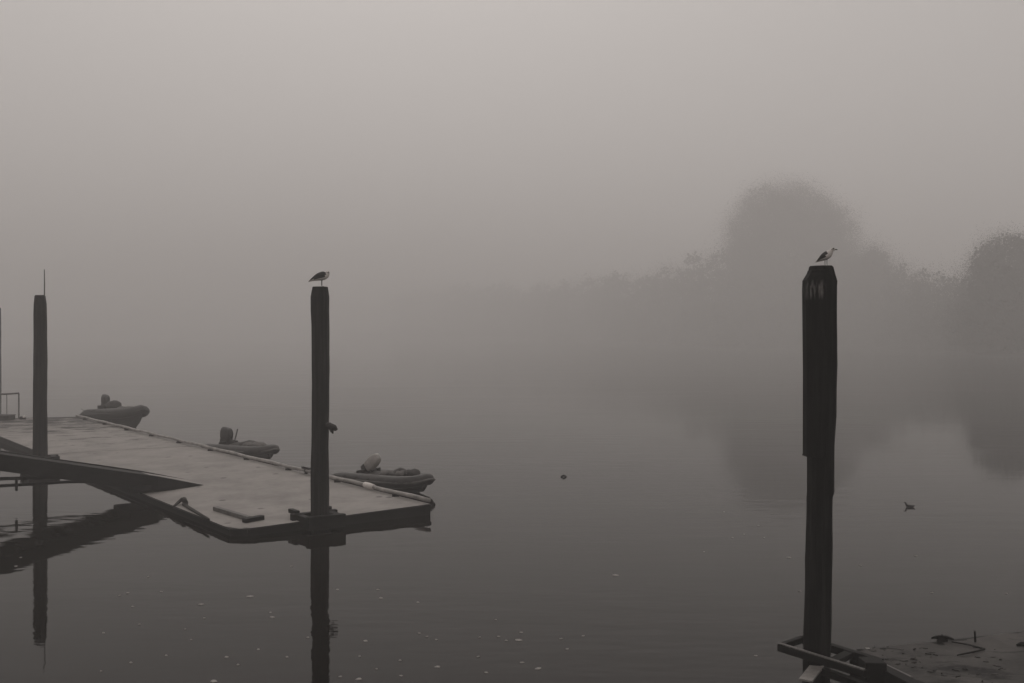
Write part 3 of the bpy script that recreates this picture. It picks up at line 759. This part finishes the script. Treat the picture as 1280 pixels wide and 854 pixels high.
# right gull: slim, head up, bill to the right
sp = [(-.225, 0, .088, .014, .006), (-.18, 0, .112, .036, .022), (-.12, 0, .150, .062, .050), (-.05, 0, .195, .082, .085), (.02, 0, .230, .088, .100), (.078, 0, .265, .076, .088), (.110, 0, .300, .054, .062),
      (.128, 0, .328, .043, .046), (.145, 0, .350, .042, .041), (.170, 0, .362, .039, .037), (.198, 0, .360, .027, .027), (.216, 0, .356, .013, .014), (.242, 0, .350, .010, .011), (.268, 0, .340, .003, .004)]
def mf(c, n):
    if c.x > .215: return 2
    if c.z > .36 and c.x > .15 and n.z > -.3 and c.x < .2: return 1
    if c.x < .05 and n.z > -.45 and c.z < .32: return 1
    return 0
top_r = at(1032, 332.5, YR - .05)
bird('gull', top_r, R(-34), .58, sp, mf, [M['white_feather'], M['grey_feather'], M['bill']], [(-.02, .035, .16), (.045, -.035, .16)],
     'slim pale gull standing upright on the right piling, bill pointing right', 'gull')
# middle gull: hunched, dark back, white breast and head drawn in
sp2 = [(-.275, 0, .105, .012, .006), (-.24, 0, .13, .035, .018), (-.16, 0, .175, .065, .05), (-.07, 0, .215, .085, .088), (.02, 0, .24, .095, .105), (.09, 0, .255, .085, .10), (.135, 0, .275, .064, .075),
       (.15, -.005, .305, .05, .054), (.155, -.01, .322, .046, .046), (.16, -.03, .332, .038, .038), (.163, -.055, .33, .026, .026), (.165, -.075, .325, .012, .013), (.167, -.10, .318, .009, .01), (.168, -.13, .31, .003, .004)]
def mf2(c, n):
    if c.y < -.075 and c.x > .1: return 2
    if n.z > -.3 and c.x < .105: return 1
    return 0
top_m = at(401, 358.5, YM)
bird('gull', top_m, R(12), 1.02, sp2, mf2, [M['white_feather'], M['dark_feather'], M['bill']], [(.02, .035, .17), (.03, -.035, .17)],
     'hunched dark-backed gull with white breast on the middle piling', 'gull')
# duck on the water, head to the left
spd = [(-.20, 0, .075, .006, .004), (-.165, 0, .055, .035, .018), (-.10, 0, .035, .062, .045), (-.01, 0, .03, .075, .055), (.07, 0, .035, .062, .055), (.105, 0, .065, .036, .04), (.118, 0, .105, .026, .028), (.128, 0, .14, .028, .028), (.15, 0, .155, .028, .027), (.172, 0, .15, .016, .016), (.19, 0, .142, .014, .008), (.22, 0, .136, .010, .004)]
bird('duck', on(1137, 634, 0), R(180 - 20), .72, spd, lambda c, n: 0, [M['dark_feather'], M['bill']], [], 'small dark duck swimming on open water right of the nearest piling', 'duck')
q = on(704.5, 596.5, 0); m = MB()
m.tube([q + Vector((-.09, 0, .0)), q + Vector((-.05, .0, .022)), q + Vector((.0, .01, .05)), q + Vector((.05, 0, .025)), q + Vector((.1, 0, .0))], [.01, .03, .035, .03, .01], 8)
o = m.build('floating_debris', M['beam'], smooth=True, rough=.006, origin=q); tag(o, 'tiny dark lump floating alone on the open water in the middle', 'debris')

# ------------------------------------------------------------------ pale flecks afloat
raw = [(400, 86), (285, 105), (112, 78), (93, 84), (191, 75), (124, 110), (140, 152), (56, 172), (452, 135), (448, 124), (262, 188), (248, 163), (203, 225), (120, 242), (50, 262), (345, 229), (372, 247), (420, 211), (487, 229), (315, 286),
       (606, 70), (708, 90), (795, 100), (672, 191), (658, 227), (698, 257), (753, 237), (755, 273), (655, 281), (612, 275), (798, 173), (816, 181), (838, 188), (840, 252), (940, 182), (978, 141), (985, 181), (1003, 190), (1032, 189),
       (1038, 171), (1132, 186), (1184, 179), (1040, 242), (1078, 256), (937, 228), (955, 265), (1145, 210), (1258, 36), (497, 15), (160, 40), (700, 70), (292, 137), (535, 183)]
big = {(400, 86): 1.7, (1032, 189): 1.6, (840, 252): 1.4, (1078, 256): 1.4, (315, 286): 1.6, (655, 281): 1.5, (285, 105): 1.5, (345, 229): 1.2, (708, 90): 1.2, (672, 191): 1.2, (452, 135): 1.2, (1258, 36): 1.9}
pos = [(100 + x / 1.882, 700 + y / 1.882, big.get((x, y), random.uniform(.6, 1.0))) for x, y in raw]
pos += [(915, 672, .9), (948, 657, .8), (986, 697, 1.6), (1145, 695, 1.2), (1085, 811, 1.1), (1000, 739, .8), (1076, 707, .8), (945, 820, .8), (905, 640, .7), (1165, 741, .8), (880, 690, .7), (930, 668, .8), (955, 672, .7), (1258, 742, .8), (20, 708, .9), (26, 697, .8)]
src = None
for i, (px, py, k) in enumerate(pos):
    q = on(px, py, 0)
    if src is None or i % 9 == 0:
        m = MB(); nv_ = 9
        rr_ = [random.uniform(.6, 1.1) for _ in range(nv_)]
        bs = [Vector((.045 * rr_[j] * math.cos(6.283 * j / nv_), .03 * rr_[j] * math.sin(6.283 * j / nv_), .001)) for j in range(nv_)]
        m.prism(bs, [Vector((v.x * .8, v.y * .8, .008 + .004 * random.random())) for v in bs])
        src = m.build('foam_fleck', M['foam']); o = src
    else:
        o = src.copy(); COL.objects.link(o)
    o.location = (q.x, q.y, .0); o.rotation_euler = (0, 0, random.uniform(-.6, .6)); o.scale = (k * .85, k * .85, 1)
    tag(o, 'small pale fleck of foam afloat on the dark calm water', 'foam', 'pale flecks floating on the water')

# ------------------------------------------------------------------ render settings
S.render.engine = 'CYCLES'
S.cycles.max_bounces = 8; S.cycles.volume_bounces = 3; S.cycles.diffuse_bounces = 3; S.cycles.glossy_bounces = 4
S.cycles.use_denoising = True
S.cycles.sample_clamp_indirect = 5
S.view_settings.view_transform = 'Standard'; S.view_settings.look = 'None'; S.view_settings.gamma = 1
S.view_settings.use_curve_mapping = False
S.view_settings.exposure = -0.20
